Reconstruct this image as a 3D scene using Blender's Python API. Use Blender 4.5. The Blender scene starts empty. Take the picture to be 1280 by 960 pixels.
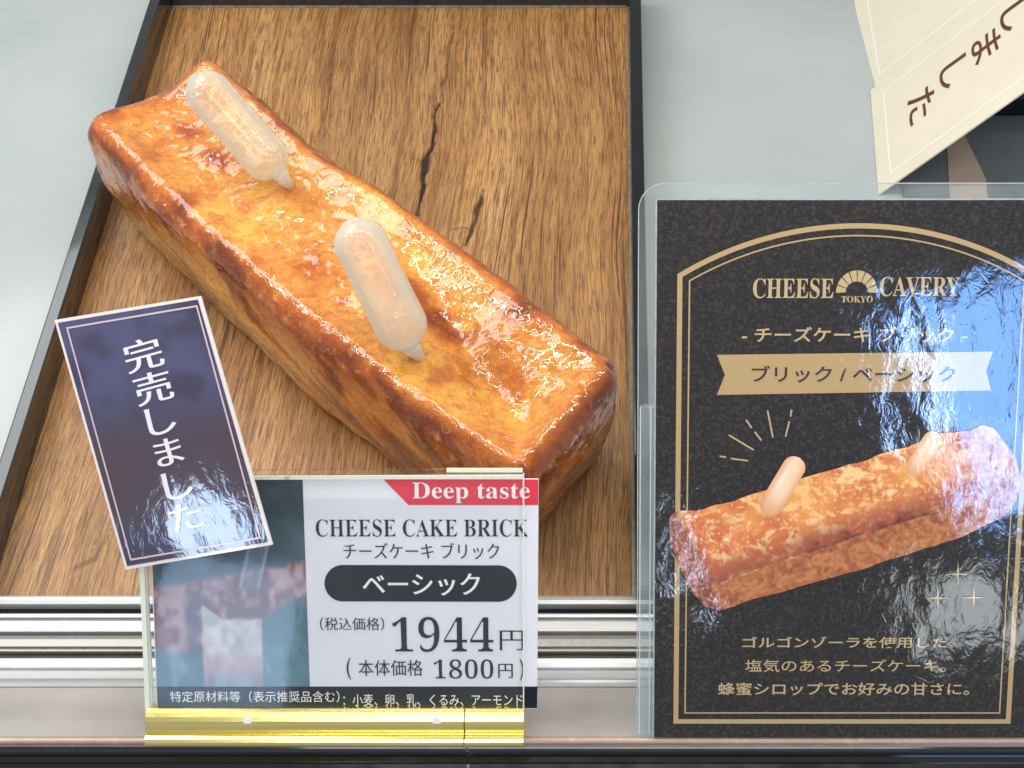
import bpy, bmesh, math
import numpy as np
from mathutils import Vector, Matrix
from mathutils.geometry import interpolate_bezier

S = bpy.context.scene
R = math.radians

# ------------------------------------------------------------------ camera
# one unit = 10 cm; the photograph is 1280 x 960, F its focal length in pixels
F, CX, CY, H = 1800.0, 767.0, 480.0, 4.91
PITCH = math.atan(2260 / F)
SP, CP = math.sin(PITCH), math.cos(PITCH)
cam = bpy.data.cameras.new('camera')
cam.sensor_width = 36
cam.lens = F / 1280 * 36
cam.shift_x = (640 - CX) / 1280
cam.clip_start, cam.clip_end = 0.05, 200
co = bpy.data.objects.new('camera', cam)
S.collection.objects.link(co)
co.location = (0, 0, H)
co.rotation_euler = (math.pi / 2 - PITCH, 0, 0)
S.camera = co

# ------------------------------------------------------------------ light
w = bpy.data.worlds.new('World')
S.world = w
w.use_nodes = True
w.node_tree.nodes['Background'].inputs[0].default_value = (0.92, 0.95, 0.95, 1)
w.node_tree.nodes['Background'].inputs[1].default_value = 0.42
S.view_settings.view_transform = 'Standard'
S.view_settings.look = 'None'
S.view_settings.exposure = 0.0
S.view_settings.gamma = 1.0
S.cycles.max_bounces = 10
S.cycles.transparent_max_bounces = 24


def lamp(name, loc, target, sx, sy, power, col, spread=180):
    l = bpy.data.lights.new(name, 'AREA')
    l.shape = 'RECTANGLE'
    l.size, l.size_y, l.energy, l.color = sx, sy, power, col
    l.spread = R(spread)
    o = bpy.data.objects.new(name, l)
    S.collection.objects.link(o)
    o.location = loc
    o.rotation_euler = (Vector(target) - Vector(loc)).to_track_quat('-Z', 'Y').to_euler()
    return o


lamp('case_led_strip', (-1.2, 4.7, 4.4), (-1.2, 3.9, 0), 12.0, 0.12, 225, (1.0, 0.96, 0.90))
lamp('case_led_strip', (-1.2, 3.0, 4.3), (-1.0, 3.8, 0), 10.0, 0.06, 60, (1.0, 0.93, 0.82))
lamp('card_fill_light', (0.0, -1.0, 9.0), (0.0, 3.0, 0), 6.0, 2.0, 190, (1.0, 0.98, 0.95))  # added fill from above the camera, brightens the cards facing it
lamp('case_led_strip', (0.0, 2.3, 6.2), (-0.6, 3.6, 0), 5.0, 0.5, 30, (1.0, 0.95, 0.88))
lamp('wood_glare_lamp', (-4.3, 6.9, 4.9), (-1.9, 3.4, 0), 3.6, 3.0, 165, (0.95, 0.97, 1.0))  # added unseen lamp whose glare washes out the lower-left wood
# daylight seen mirrored in the laminated signs: blue sky between the buildings across the street

FW = Vector((0, CP, -SP))
UPC = Vector((0, SP, CP))
RT = Vector((1, 0, 0))
CAM = Vector((0, 0, H))


def ray(px, py):
    return RT * ((px - CX) / F) - UPC * ((py - CY) / F) + FW


def P(px, py, z=0.0):
    """the point of the level plane z that the photograph shows at this pixel"""
    r = ray(px, py)
    return CAM + r * ((z - H) / r.z)


def PD(px, py, d):
    return CAM + ray(px, py) * d


# ------------------------------------------------------------------ objects
def tag(o, label=None, cat=None, group=None, kind=None):
    if label: o['label'] = label
    if cat: o['category'] = cat
    if group: o['group'] = group
    if kind: o['kind'] = kind
    return o


def empty(name, label, cat, mat=None, group=None, kind=None):
    o = bpy.data.objects.new(name, None)
    S.collection.objects.link(o)
    o.empty_display_size = 0.1
    if mat is not None: o.matrix_world = mat
    return tag(o, label, cat, group, kind)


def mesh_obj(name, verts, faces, mat, parent=None, smooth=False):
    me = bpy.data.meshes.new(name)
    me.from_pydata([tuple(v) for v in verts], [], faces)
    me.update()
    if smooth: me.shade_smooth()
    o = bpy.data.objects.new(name, me)
    S.collection.objects.link(o)
    if mat: me.materials.append(mat)
    if parent is not None: o.parent = parent
    return o


def bm_obj(name, bm, mat, parent=None, smooth=False):
    me = bpy.data.meshes.new(name)
    bmesh.ops.recalc_face_normals(bm, faces=bm.faces)
    bm.to_mesh(me)
    bm.free()
    if smooth: me.shade_smooth()
    o = bpy.data.objects.new(name, me)
    S.collection.objects.link(o)
    if mat: me.materials.append(mat)
    if parent is not None: o.parent = parent
    return o


def box(name, lo, hi, mat, parent=None, bev=0.0, seg=2):
    bm = bmesh.new()
    bmesh.ops.create_cube(bm, size=1)
    for v in bm.verts:
        v.co = Vector([(lo[i] + hi[i]) / 2 + v.co[i] * (hi[i] - lo[i]) for i in range(3)])
    if bev:
        bmesh.ops.bevel(bm, geom=list(bm.edges), offset=bev, segments=seg, affect='EDGES', profile=0.6)
    return bm_obj(name, bm, mat, parent)


def prism(name, pts, z0, z1, mat, parent=None, bev=0.0):
    """flat outline (local x, y) given thickness from z0 to z1"""
    bm = bmesh.new()
    f = bm.faces.new([bm.verts.new((p[0], p[1], z0)) for p in pts])
    r = bmesh.ops.extrude_face_region(bm, geom=[f])
    for v in [g for g in r['geom'] if isinstance(g, bmesh.types.BMVert)]:
        v.co.z = z1
    if bev:
        es = [e for e in bm.edges if abs(e.verts[0].co.z - z1) < 1e-6 and abs(e.verts[1].co.z - z1) < 1e-6]
        bmesh.ops.bevel(bm, geom=es, offset=bev, segments=2, affect='EDGES')
    return bm_obj(name, bm, mat, parent)


def extrude_x(name, prof, x0, x1, mat, parent=None, smooth=False, closed=True):
    """profile of (y, z) points run along x"""
    bm = bmesh.new()
    a = [bm.verts.new((x0, p[0], p[1])) for p in prof]
    b = [bm.verts.new((x1, p[0], p[1])) for p in prof]
    n = len(prof)
    for i in range(n if closed else n - 1):
        j = (i + 1) % n
        bm.faces.new((a[i], a[j], b[j], b[i]))
    if closed:
        bm.faces.new(a)
        bm.faces.new(b)
    return bm_obj(name, bm, mat, parent, smooth)


def grid_obj(name, fn, nu, nv, mat, parent=None, colfn=None, smooth=True):
    """fn(u,v)->xyz arrays on a nu x nv grid; colfn(u,v)->rgb arrays (linear)"""
    u, v = np.meshgrid(np.linspace(0, 1, nu), np.linspace(0, 1, nv), indexing='ij')
    u, v = u.ravel(), v.ravel()
    co_ = fn(u, v)
    i, j = np.meshgrid(np.arange(nu - 1), np.arange(nv - 1), indexing='ij')
    a = (i * nv + j).ravel()
    fc = np.stack([a, a + nv, a + nv + 1, a + 1], 1)
    me = bpy.data.meshes.new(name)
    me.vertices.add(len(co_))
    me.vertices.foreach_set('co', np.asarray(co_, np.float32).ravel())
    me.loops.add(fc.size)
    me.loops.foreach_set('vertex_index', fc.astype(np.int32).ravel())
    me.polygons.add(len(fc))
    me.polygons.foreach_set('loop_start', np.arange(0, fc.size, 4, dtype=np.int32))
    me.update(calc_edges=True)
    me.validate()
    if smooth: me.shade_smooth()
    if colfn is not None: add_col(me, colfn(u, v))
    o = bpy.data.objects.new(name, me)
    S.collection.objects.link(o)
    me.materials.append(mat)
    if parent is not None: o.parent = parent
    return o


def add_col(me, rgb, name='tint'):
    at = me.color_attributes.new(name, 'FLOAT_COLOR', 'POINT')
    d = np.ones((len(rgb), 4), np.float32)
    d[:, :3] = rgb
    at.data.foreach_set('color', d.ravel())


# ------------------------------------------------------------------ noise and colour
_rs = np.random.RandomState(7)
_tab = _rs.rand(64, 64, 64).astype(np.float32)


def vnoise(x, y, z):
    xi, yi, zi = np.floor(x).astype(int), np.floor(y).astype(int), np.floor(z).astype(int)
    fx, fy, fz = x - xi, y - yi, z - zi
    s = lambda t: t * t * (3 - 2 * t)
    fx, fy, fz = s(fx), s(fy), s(fz)
    r = 0
    for a in (0, 1):
        for b in (0, 1):
            for c in (0, 1):
                r = r + _tab[(xi + a) & 63, (yi + b) & 63, (zi + c) & 63] * \
                    (fx if a else 1 - fx) * (fy if b else 1 - fy) * (fz if c else 1 - fz)
    return r


def fbm(x, y, z, o=4):
    r, a, t = 0, 1.0, 0
    for k in range(o):
        r = r + a * vnoise(x * 2 ** k + 17.3 * k, y * 2 ** k + 5.1 * k, z * 2 ** k + 9.7 * k)
        t += a
        a *= 0.5
    return r / t


def sm(a, b, x):
    t = np.clip((x - a) / (b - a), 0, 1)
    return t * t * (3 - 2 * t)


def lin(*c):
    """sRGB 0-255 to linear"""
    c = np.array(c, float) / 255
    return np.where(c <= 0.04045, c / 12.92, ((c + 0.055) / 1.055) ** 2.4)


def L4(*c):
    return (*[float(v) for v in lin(*c)], 1.0)


def mixc(a, b, t):
    return a * (1 - t[:, None]) + b * t[:, None]


# ------------------------------------------------------------------ materials
class NT:
    def __init__(self, name):
        self.m = bpy.data.materials.new(name)
        self.m.use_nodes = True
        self.t = self.m.node_tree
        self.b = self.t.nodes['Principled BSDF']
        self.out = self.t.nodes['Material Output']

    def n(self, typ, **kw):
        nd = self.t.nodes.new(typ)
        for k, v in kw.items(): setattr(nd, k, v)
        return nd

    def l(self, a, b):
        self.t.links.new(a, b)

    def coords(self, scale=(1, 1, 1), rot=(0, 0, 0)):
        tc = self.n('ShaderNodeTexCoord')
        mp = self.n('ShaderNodeMapping')
        mp.inputs['Scale'].default_value = scale
        mp.inputs['Rotation'].default_value = rot
        self.l(tc.outputs['Object'], mp.inputs[0])
        return mp.outputs[0]

    def noise(self, vec, scale, detail=4, rough=0.5, dist=0.0):
        nd = self.n('ShaderNodeTexNoise')
        nd.inputs['Scale'].default_value = scale
        nd.inputs['Detail'].default_value = detail
        nd.inputs['Roughness'].default_value = rough
        nd.inputs['Distortion'].default_value = dist
        if vec is not None: self.l(vec, nd.inputs['Vector'])
        return nd.outputs['Fac']

    def ramp(self, fac, stops, interp='LINEAR'):
        nd = self.n('ShaderNodeValToRGB')
        nd.color_ramp.interpolation = interp
        e = nd.color_ramp.elements
        while len(e) < len(stops): e.new(0.5)
        for k, (p, c) in enumerate(stops):
            e[k].position = p
            e[k].color = c if not np.isscalar(c) else (c, c, c, 1)
        self.l(fac, nd.inputs[0])
        return nd.outputs[0]

    def mix(self, fac, a, b, mode='MIX'):
        nd = self.n('ShaderNodeMix', data_type='RGBA', blend_type=mode)
        for s, v in ((nd.inputs[0], fac), (nd.inputs[6], a), (nd.inputs[7], b)):
            if isinstance(v, bpy.types.NodeSocket): self.l(v, s)
            else: s.default_value = v
        return nd.outputs[2]

    def math(self, op, a, b=None, clamp=False):
        nd = self.n('ShaderNodeMath', operation=op, use_clamp=clamp)
        for k, v in enumerate((a, b)):
            if v is None: continue
            if isinstance(v, bpy.types.NodeSocket): self.l(v, nd.inputs[k])
            else: nd.inputs[k].default_value = v
        return nd.outputs[0]

    def bump(self, h, strength, dist=0.01, normal=None):
        nd = self.n('ShaderNodeBump')
        nd.inputs['Strength'].default_value = strength
        nd.inputs['Distance'].default_value = dist
        self.l(h, nd.inputs['Height'])
        if normal is not None: self.l(normal, nd.inputs['Normal'])
        return nd.outputs[0]

    def set(self, **kw):
        for k, v in kw.items():
            k = {'base': 'Base Color', 'rough': 'Roughness', 'metal': 'Metallic', 'spec': 'Specular IOR Level',
                 'coat': 'Coat Weight', 'coatr': 'Coat Roughness', 'trans': 'Transmission Weight', 'ior': 'IOR',
                 'sss': 'Subsurface Weight', 'normal': 'Normal', 'coatn': 'Coat Normal', 'sssr': 'Subsurface Radius',
                 'ssss': 'Subsurface Scale', 'sheen': 'Sheen Weight'}[k]
            if isinstance(v, bpy.types.NodeSocket): self.l(v, self.b.inputs[k])
            else: self.b.inputs[k].default_value = v
        return self


def plain(name, col, rough=0.5, metal=0.0, grain=0.06, gscale=30, **kw):
    """a surface with faint unevenness of tone and gloss"""
    t = NT(name)
    v = t.coords()
    n = t.noise(v, gscale, 5, 0.6)
    c = L4(*col)
    dark = tuple(x * (1 - grain * 2) for x in c[:3]) + (1,)
    lite = tuple(min(1, x * (1 + grain)) for x in c[:3]) + (1,)
    t.set(base=t.ramp(n, [(0.3, dark), (0.7, lite)]), metal=metal,
          rough=t.ramp(n, [(0.3, max(0, rough - 0.06)), (0.7, min(1, rough + 0.06))]), **kw)
    return t.m


def waves(t, amp=1.0):
    """the slow ripple and finer crinkle of a laminating film"""
    a = t.noise(t.coords((1, 0.55, 1)), 5.0, 2, 0.5, 0.4)
    b = t.noise(t.coords((1, 0.6, 1)), 26.0, 3, 0.6, 1.2)
    h = t.math('ADD', t.math('MULTIPLY', a, 1.0), t.math('MULTIPLY', b, 0.12))
    return t.bump(h, amp, 0.0045)


def laminate(name, col=None, speck=0.0, amp=0.5, coat=1.0, rough=0.6, film=True):
    """ink on paper under a rippled glossy film; col None takes the print from the mesh's own colours"""
    t = NT(name)
    if col is None:
        at = t.n('ShaderNodeAttribute', attribute_name='tint')
        base = at.outputs['Color']
    else:
        r = t.n('ShaderNodeRGB')
        r.outputs[0].default_value = L4(*col)
        base = r.outputs[0]
    if speck:
        n = t.noise(t.coords((1, 1, 1)), 95, 1, 0.8)
        f = t.ramp(n, [(0.35, 1 - speck * 0.6), (0.5, 1.0), (0.68, 1 + speck * 5.0)])
        base = t.mix(1.0, base, f, 'MULTIPLY')
    t.set(base=base, rough=rough, spec=0.3, coat=coat, coatr=0.05)
    t.b.inputs['Coat IOR'].default_value = 1.5
    if film: t.set(coatn=waves(t, amp))
    return t.m


def clear_sheet(name, tint=(1, 1, 1), gloss=1.0, haze=0.0, bump=0.0):
    """thin clear plastic: see-through with a Fresnel gloss and a little surface haze"""
    t = NT(name)
    t.t.nodes.remove(t.b)
    tr = t.n('ShaderNodeBsdfTransparent')
    tr.inputs[0].default_value = (*tint, 1)
    gl = t.n('ShaderNodeBsdfGlossy')
    gl.inputs['Roughness'].default_value = 0.05
    fr = t.n('ShaderNodeFresnel')
    fr.inputs[0].default_value = 1.5
    if bump:
        nb = waves(t, bump)
        t.l(nb, gl.inputs['Normal'])
        t.l(nb, fr.inputs['Normal'])
    m = t.n('ShaderNodeMixShader')
    gm = t.n('ShaderNodeNewGeometry')
    t.l(t.math('MULTIPLY', t.math('MULTIPLY', fr.outputs[0], gloss), t.math('SUBTRACT', 1.0, gm.outputs['Backfacing']), True), m.inputs[0])
    t.l(tr.outputs[0], m.inputs[1])
    t.l(gl.outputs[0], m.inputs[2])
    res = m.outputs[0]
    if haze:
        df = t.n('ShaderNodeBsdfDiffuse')
        df.inputs[0].default_value = (0.85, 0.9, 0.9, 1)
        m2 = t.n('ShaderNodeMixShader')
        n = t.noise(t.coords(), 3.0, 4, 0.6)
        t.l(t.ramp(n, [(0.3, haze * 0.5), (0.7, haze * 1.5)]), m2.inputs[0])
        t.l(res, m2.inputs[1])
        t.l(df.outputs[0], m2.inputs[2])
        res = m2.outputs[0]
    t.l(res, t.out.inputs[0])
    return t.m


# ------------------------------------------------------------------ lettering
_cache = {}


def outlines(body, space=1.0):
    k = (body, space)
    if k in _cache: return _cache[k]
    cu = bpy.data.curves.new('text', 'FONT')
    cu.body = body
    cu.size = 1
    cu.space_character = space
    ob = bpy.data.objects.new('text', cu)
    S.collection.objects.link(ob)
    bpy.context.view_layer.update()
    dg = bpy.context.evaluated_depsgraph_get()
    cc = ob.evaluated_get(dg).to_curve(dg)
    res = []
    for sp in cc.splines:
        pts = []
        bp = sp.bezier_points
        n = len(bp)
        if n < 2: continue
        for i in range(n):
            a, b = bp[i], bp[(i + 1) % n]
            straight = (a.handle_right - a.co).cross(b.co - a.co).length < 1e-5 and (b.handle_left - b.co).cross(b.co - a.co).length < 1e-5
            q = [a.co, b.co] if straight else interpolate_bezier(a.co, a.handle_right, b.handle_left, b.co, 7)
            pts += [(p.x, p.y) for p in q[:-1]]
        pp = [pts[0]]
        for p in pts[1:]:
            if abs(p[0] - pp[-1][0]) + abs(p[1] - pp[-1][1]) > 1e-4: pp.append(p)
        if abs(pp[0][0] - pp[-1][0]) + abs(pp[0][1] - pp[-1][1]) < 1e-4: pp.pop()
        if len(pp) > 2: res.append(np.array(pp))
    ob.evaluated_get(dg).to_curve_clear()
    bpy.data.objects.remove(ob)
    bpy.data.curves.remove(cu)
    _cache[k] = res
    return res


def area(p):
    x, y = p[:, 0], p[:, 1]
    return 0.5 * np.sum(x * np.roll(y, -1) - y * np.roll(x, -1))


def letters(body, wx=0.0, wy=0.0, space=1.0):
    """triangulated lettering; wx / wy widen (or thin, negative) the upright / level strokes"""
    cs = outlines(body, space)
    big = max(cs, key=lambda p: abs(area(p)))
    sgn = 1.0 if area(big) > 0 else -1.0
    cu = bpy.data.curves.new('text', 'CURVE')
    cu.dimensions = '2D'
    cu.fill_mode = 'BOTH'
    for p in cs:
        q = p
        if wx or wy:
            d1 = p - np.roll(p, 1, 0)
            d2 = np.roll(p, -1, 0) - p
            d1 /= np.linalg.norm(d1, axis=1)[:, None] + 1e-9
            d2 /= np.linalg.norm(d2, axis=1)[:, None] + 1e-9
            n1 = np.stack([d1[:, 1], -d1[:, 0]], 1) * sgn
            n2 = np.stack([d2[:, 1], -d2[:, 0]], 1) * sgn
            n = n1 + n2
            n = n / np.maximum(0.6, (n * n).sum(1) / 2)[:, None]
            q = p + n * np.array([wx, wy])
        s = cu.splines.new('POLY')
        s.points.add(len(q) - 1)
        s.points.foreach_set('co', np.concatenate([q, np.zeros((len(q), 1)), np.ones((len(q), 1))], 1).ravel())
        s.use_cyclic_u = True
    ob = bpy.data.objects.new('text', cu)
    S.collection.objects.link(ob)
    bpy.context.view_layer.update()
    dg = bpy.context.evaluated_depsgraph_get()
    me = bpy.data.meshes.new_from_object(ob.evaluated_get(dg))
    bpy.data.objects.remove(ob)
    bpy.data.curves.remove(cu)
    return me


class Card:
    """a flat sheet in space; uv() finds where the photograph's pixel lies on it"""

    def __init__(s, o, u, v, n=None):
        s.o = Vector(o)
        s.u = Vector(u).normalized()
        s.n = s.u.cross(Vector(v)).normalized()
        s.v = s.n.cross(s.u).normalized()
        s.m = Matrix.Translation(s.o) @ Matrix((s.u, s.v, s.n)).transposed().to_4x4()
        s.root = None

    def uv(s, px, py):
        r = ray(px, py)
        t = (s.o - CAM).dot(s.n) / r.dot(s.n)
        q = CAM + r * t - s.o
        return (q.dot(s.u), q.dot(s.v))

    def poly(s, name, pts, mat, z, parent=None, px=True):
        q = [s.uv(*p) for p in pts] if px else pts
        bm = bmesh.new()
        f = bm.faces.new([bm.verts.new((a, b, z)) for a, b in q])
        bmesh.ops.triangulate(bm, faces=[f])
        o = bm_obj(name, bm, mat, parent or s.root)
        fix_up(o)
        return o

    def ribbon(s, name, pts, wd, mat, z, parent=None, closed=False, px=True):
        """a printed line of width wd (local units) through the points"""
        q = np.array([s.uv(*p) for p in pts] if px else pts, float)
        n = len(q)
        ve, fa = [], []
        for i in range(n):
            a = q[i] - q[i - 1] if (i > 0 or closed) else q[i + 1] - q[i]
            b = q[(i + 1) % n] - q[i] if (i < n - 1 or closed) else q[i] - q[i - 1]
            a /= np.linalg.norm(a)
            b /= np.linalg.norm(b)
            na, nb = np.array([-a[1], a[0]]), np.array([-b[1], b[0]])
            m = (na + nb) / max(0.3, 1 + na.dot(nb)) * wd / 2
            ve += [(*(q[i] + m), z), (*(q[i] - m), z)]
        for i in range(n if closed else n - 1):
            j = (i + 1) % n
            fa.append((2 * i, 2 * i + 1, 2 * j + 1, 2 * j))
        o = mesh_obj(name, ve, fa, mat, parent or s.root)
        fix_up(o)
        return o

    def text(s, name, body, rect, mat, z, parent=None, wx=0, wy=0, space=1.0, rot=None, hit='both'):
        """lettering fitted to the pixel box x0, y0, x1, y1"""
        me = letters(body, wx, wy, space)
        n = len(me.vertices)
        c = np.zeros(n * 3, np.float32)
        me.vertices.foreach_get('co', c)
        c = c.reshape(-1, 3)
        lo, hi = c.min(0), c.max(0)
        t = (c - lo) / np.maximum(hi - lo, 1e-6)
        x0, y0, x1, y1 = rect
        if rot is None:
            a, b, d = s.uv(x0, (y0 + y1) / 2), s.uv(x1, (y0 + y1) / 2), s.uv((x0 + x1) / 2, y1)
            e = s.uv((x0 + x1) / 2, y0)
            sx = b[0] - a[0]
            sy = e[1] - d[1]
            c[:, 0] = a[0] + t[:, 0] * sx
            c[:, 1] = (d[1] + e[1]) / 2 + (t[:, 1] - 0.5) * sy + (t[:, 0] - 0.5) * (b[1] - a[1])
        c[:, 2] = z
        me.vertices.foreach_set('co', c.ravel())
        me.update()
        me.name = name
        me.materials.clear()
        me.materials.append(mat)
        o = bpy.data.objects.new(name, me)
        S.collection.objects.link(o)
        o.parent = parent or s.root
        fix_up(o)
        return o

    def glyph(s, name, body, cpt, size, ang, mat, z, wx=0, wy=0, asp=1.0):
        """one character centred at a pixel, its em box 'size' units, turned by ang"""
        me = letters(body, wx, wy)
        c = np.zeros(len(me.vertices) * 3, np.float32)
        me.vertices.foreach_get('co', c)
        c = c.reshape(-1, 3)
        mid = (c.min(0) + c.max(0)) / 2
        c = (c - mid) * size
        c[:, 1] *= asp
        ca, sa = math.cos(ang), math.sin(ang)
        u = s.uv(*cpt)
        d = c.copy()
        d[:, 0] = u[0] + c[:, 0] * ca - c[:, 1] * sa
        d[:, 1] = u[1] + c[:, 0] * sa + c[:, 1] * ca
        d[:, 2] = z
        me.vertices.foreach_set('co', d.ravel())
        me.update()
        me.materials.clear()
        me.materials.append(mat)
        o = bpy.data.objects.new(name, me)
        S.collection.objects.link(o)
        o.parent = s.root
        fix_up(o)
        return o


def fix_up(o):
    """turn every printed face towards the reader"""
    me = o.data
    if len(me.polygons) and sum(p.normal.z * p.area for p in me.polygons) < 0:
        me.flip_normals()


# ================================================================== the case
m_counter = plain('white_laminate', (196, 203, 205), 0.22, 0, 0.015, 1.3, coat=0.3, coatr=0.12)
t = NT('counter_laminate')
v = t.coords()
n1 = t.noise(v, 0.9, 3, 0.5)
n2 = t.noise(v, 60, 3, 0.6)
scr = t.noise(t.coords((1, 9, 1), (0, 0, 0.6)), 9, 3, 0.6)
t.set(base=t.mix(0.5, t.ramp(n1, [(0.35, L4(154, 164, 164)), (0.65, L4(180, 184, 183))]), t.ramp(n2, [(0.3, L4(164, 171, 170)), (0.7, L4(173, 178, 177))])),
      rough=t.ramp(scr, [(0.3, 0.16), (0.7, 0.26)]), coat=0.2, coatr=0.1)
m_counter = t.m
ctr = box('counter', (-9, 2.45, -0.4), (9, 14, -0.03), m_counter)
tag(ctr, kind='structure')

m_alu = NT('brushed_aluminium')
n = m_alu.noise(m_alu.coords((0.6, 60, 60)), 6, 4, 0.6)
m_alu.set(base=m_alu.ramp(n, [(0.3, L4(196, 198, 198)), (0.7, L4(222, 223, 222))]), metal=0.5, rough=0.38)
m_alu = m_alu.m
m_alud = plain('dull_aluminium', (166, 164, 158), 0.42, 0.4, 0.08, 40)
m_gasket = plain('black_gasket', (26, 28, 34), 0.35, 0, 0.2, 60)
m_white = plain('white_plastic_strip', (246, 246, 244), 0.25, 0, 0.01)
m_warm = plain('warm_grey_sill', (186, 182, 176), 0.32, 0.25, 0.05, 3)
m_tan = plain('tan_nose_highlight', (214, 186, 166), 0.25, 0.2, 0.05, 12)  # pinkish highlight along the sill nose put into its colour
m_bar = plain('black_glossy_frame', (10, 12, 18), 0.12, 0, 0.1, 8, coat=0.6, coatr=0.06)


def yz(py, z):
    q = P(767, py, z)
    return (q.y, q.z)


X0, X1 = -4.2, 4.2
rail = empty('sliding_rail', None, None, kind='structure')


def strip(name, pts, mat, thick=0.06):
    q = [yz(*p) for p in pts]
    low = min(b for a, b in q) - thick
    prof = q + [(q[-1][0], low), (q[0][0], low)]
    return extrude_x(name, prof, X0, X1, mat, rail)


strip('rail_lip', [(744.5, 0.045), (746, 0.058), (750, 0.062), (755, 0.058), (757.5, 0.045)], m_alu)
strip('gasket', [(757.7, 0.028), (762, 0.02), (766.5, 0.028)], m_gasket)
strip('rail_flange', [(766.8, 0.045), (768, 0.05), (771.5, 0.05), (772, 0.03), (775, 0.03), (775.5, 0.052), (777, 0.058), (789, 0.062), (790.5, 0.05)], m_alu)
strip('rail_channel', [(790.7, 0.035), (794, 0.03), (795, 0.055), (799, 0.07), (808, 0.072), (809, 0.06), (814, 0.06)], m_alud)
strip('gasket', [(814.2, 0.05), (818, 0.038), (822.5, 0.05)], plain('grey_gasket', (84, 82, 80), 0.4, 0, 0.15, 60))
strip('white_track', [(822.8, 0.10), (824, 0.112), (829, 0.118), (834, 0.112), (835.5, 0.10)], m_white)
strip('rail_flange', [(835.8, 0.09), (838, 0.10), (848, 0.12), (850, 0.108), (853, 0.105), (856, 0.125), (858, 0.135)], m_alu)
strip('sill_plate', [(858.2, 0.125), (862, 0.14), (880, 0.19), (900, 0.245), (921, 0.292)], m_warm)
strip('sill_nose', [(921.2, 0.288), (923, 0.304), (926, 0.308), (929, 0.300), (931, 0.27)], m_tan)
# glossy black frame below the sill, in two lengths that meet at a seam
bar = empty('lower_frame', '', None, kind='structure')
xs = P(585, 945, 0.2).x
for a, b in ((X0, xs - 0.004), (xs + 0.004, X1)):
    q = [yz(931.4, 0.255), (yz(936, 0.25)), yz(944, 0.215), yz(946, 0.20), yz(953, 0.195), yz(955, 0.18), yz(990, 0.14)]
    extrude_x('frame_length', q + [(q[-1][0], -0.2), (q[0][0], -0.2)], a, b, m_bar, bar)

# ================================================================== wooden tray
m_black = plain('black_lacquer', (14, 16, 18), 0.18, 0, 0.15, 6, coat=0.4, coatr=0.08)
m_rim = plain('dark_grey_lacquer', (40, 44, 48), 0.14, 0.1, 0.1, 6, coat=0.6, coatr=0.05)
tray = empty('wooden_tray', 'black-rimmed wood grain tray under the golden cheesecake loaf', 'tray', Matrix.Translation((0, 0, 0)))
TX0, TX1, TY0, TY1, TH = -2.43, 0.085, 2.80, 6.57, 0.158


def seg_d(x, y, pl):
    best = np.full(x.shape, 9.0)
    tt = np.zeros(x.shape)
    n = len(pl) - 1
    for i in range(n):
        a, b = pl[i], pl[i + 1]
        dx, dy = b[0] - a[0], b[1] - a[1]
        k = np.clip(((x - a[0]) * dx + (y - a[1]) * dy) / (dx * dx + dy * dy), 0, 1)
        d = np.hypot(x - a[0] - k * dx, y - a[1] - k * dy)
        m = d < best
        best = np.where(m, d, best)
        tt = np.where(m, (i + k) / n, tt)
    return best, tt


def pxline(pts): return [tuple(P(*p)[:2]) for p in pts]


cracks = [(pxline([(548, 128), (545, 160), (537, 185), (533, 205), (527, 232), (524, 258)]), 0.013, 1.0),
          (pxline([(604, 236), (599, 262), (590, 282), (582, 306)]), 0.011, 0.9),
          (pxline([(566, 30), (562, 60), (556, 95), (552, 128)]), 0.007, 0.6),
          (pxline([(524, 258), (520, 275)]), 0.01, 0.7),
          (pxline([(560, 286), (575, 283), (590, 286)]), 0.005, 0.5),
          (pxline([(150, 640), (134, 668), (118, 700), (90, 712)]), 0.006, 0.5),
          (pxline([(132, 645), (112, 690)]), 0.005, 0.5),
          (pxline([(345, 120), (338, 150), (335, 190)]), 0.005, 0.35),
          (pxline([(420, 60), (408, 130), (400, 190)]), 0.005, 0.35),
          (pxline([(612, 0), (606, 60), (598, 120)]), 0.004, 0.3)]
GX, GY = 300, 440


def board_fn(u, v):
    x = TX0 + u * (TX1 - TX0)
    y = TY0 + v * (TY1 - TY0)
    wx = (fbm(x * 9, y * 9, x * 0 + 3.3, 3) - 0.5) * 0.05
    c = np.zeros_like(x)
    for pl, wd, s in cracks:
        d, t_ = seg_d(x + wx, y, pl)
        wv = wd * 0.75 * (0.35 + 0.9 * np.sin(np.pi * np.clip(t_, 0.04, 0.96))) * (0.6 + 0.9 * vnoise(y * 14, x * 3, x * 0 + 1.0))
        c = np.maximum(c, s * (1 - sm(wv * 0.6, wv * 1.7, d)))
    board_fn.c = c
    return np.stack([x, y, -0.014 * c], 1)


t = NT('oak_board')
v = t.coords()
warp = t.noise(t.coords((1.0, 0.45, 1)), 1.3, 0, 0.5)
warp2 = t.noise(t.coords((2.0, 0.8, 1)), 2.5, 0, 0.5)
sep = t.n('ShaderNodeSeparateXYZ')
t.l(v, sep.inputs[0])
wx_ = t.math('ADD', sep.outputs[0], t.math('ADD', t.math('MULTIPLY', warp, 0.20), t.math('MULTIPLY', warp2, 0.02)))
cmb = t.n('ShaderNodeCombineXYZ')
t.l(wx_, cmb.inputs[0])
t.l(sep.outputs[1], cmb.inputs[1])


def stretched(sx, sy, scale, detail=4, rough=0.55):
    mp = t.n('ShaderNodeMapping')
    mp.inputs['Scale'].default_value = (sx, sy, 1)
    t.l(cmb.outputs[0], mp.inputs[0])
    return t.noise(mp.outputs[0], scale, detail, rough)


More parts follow.
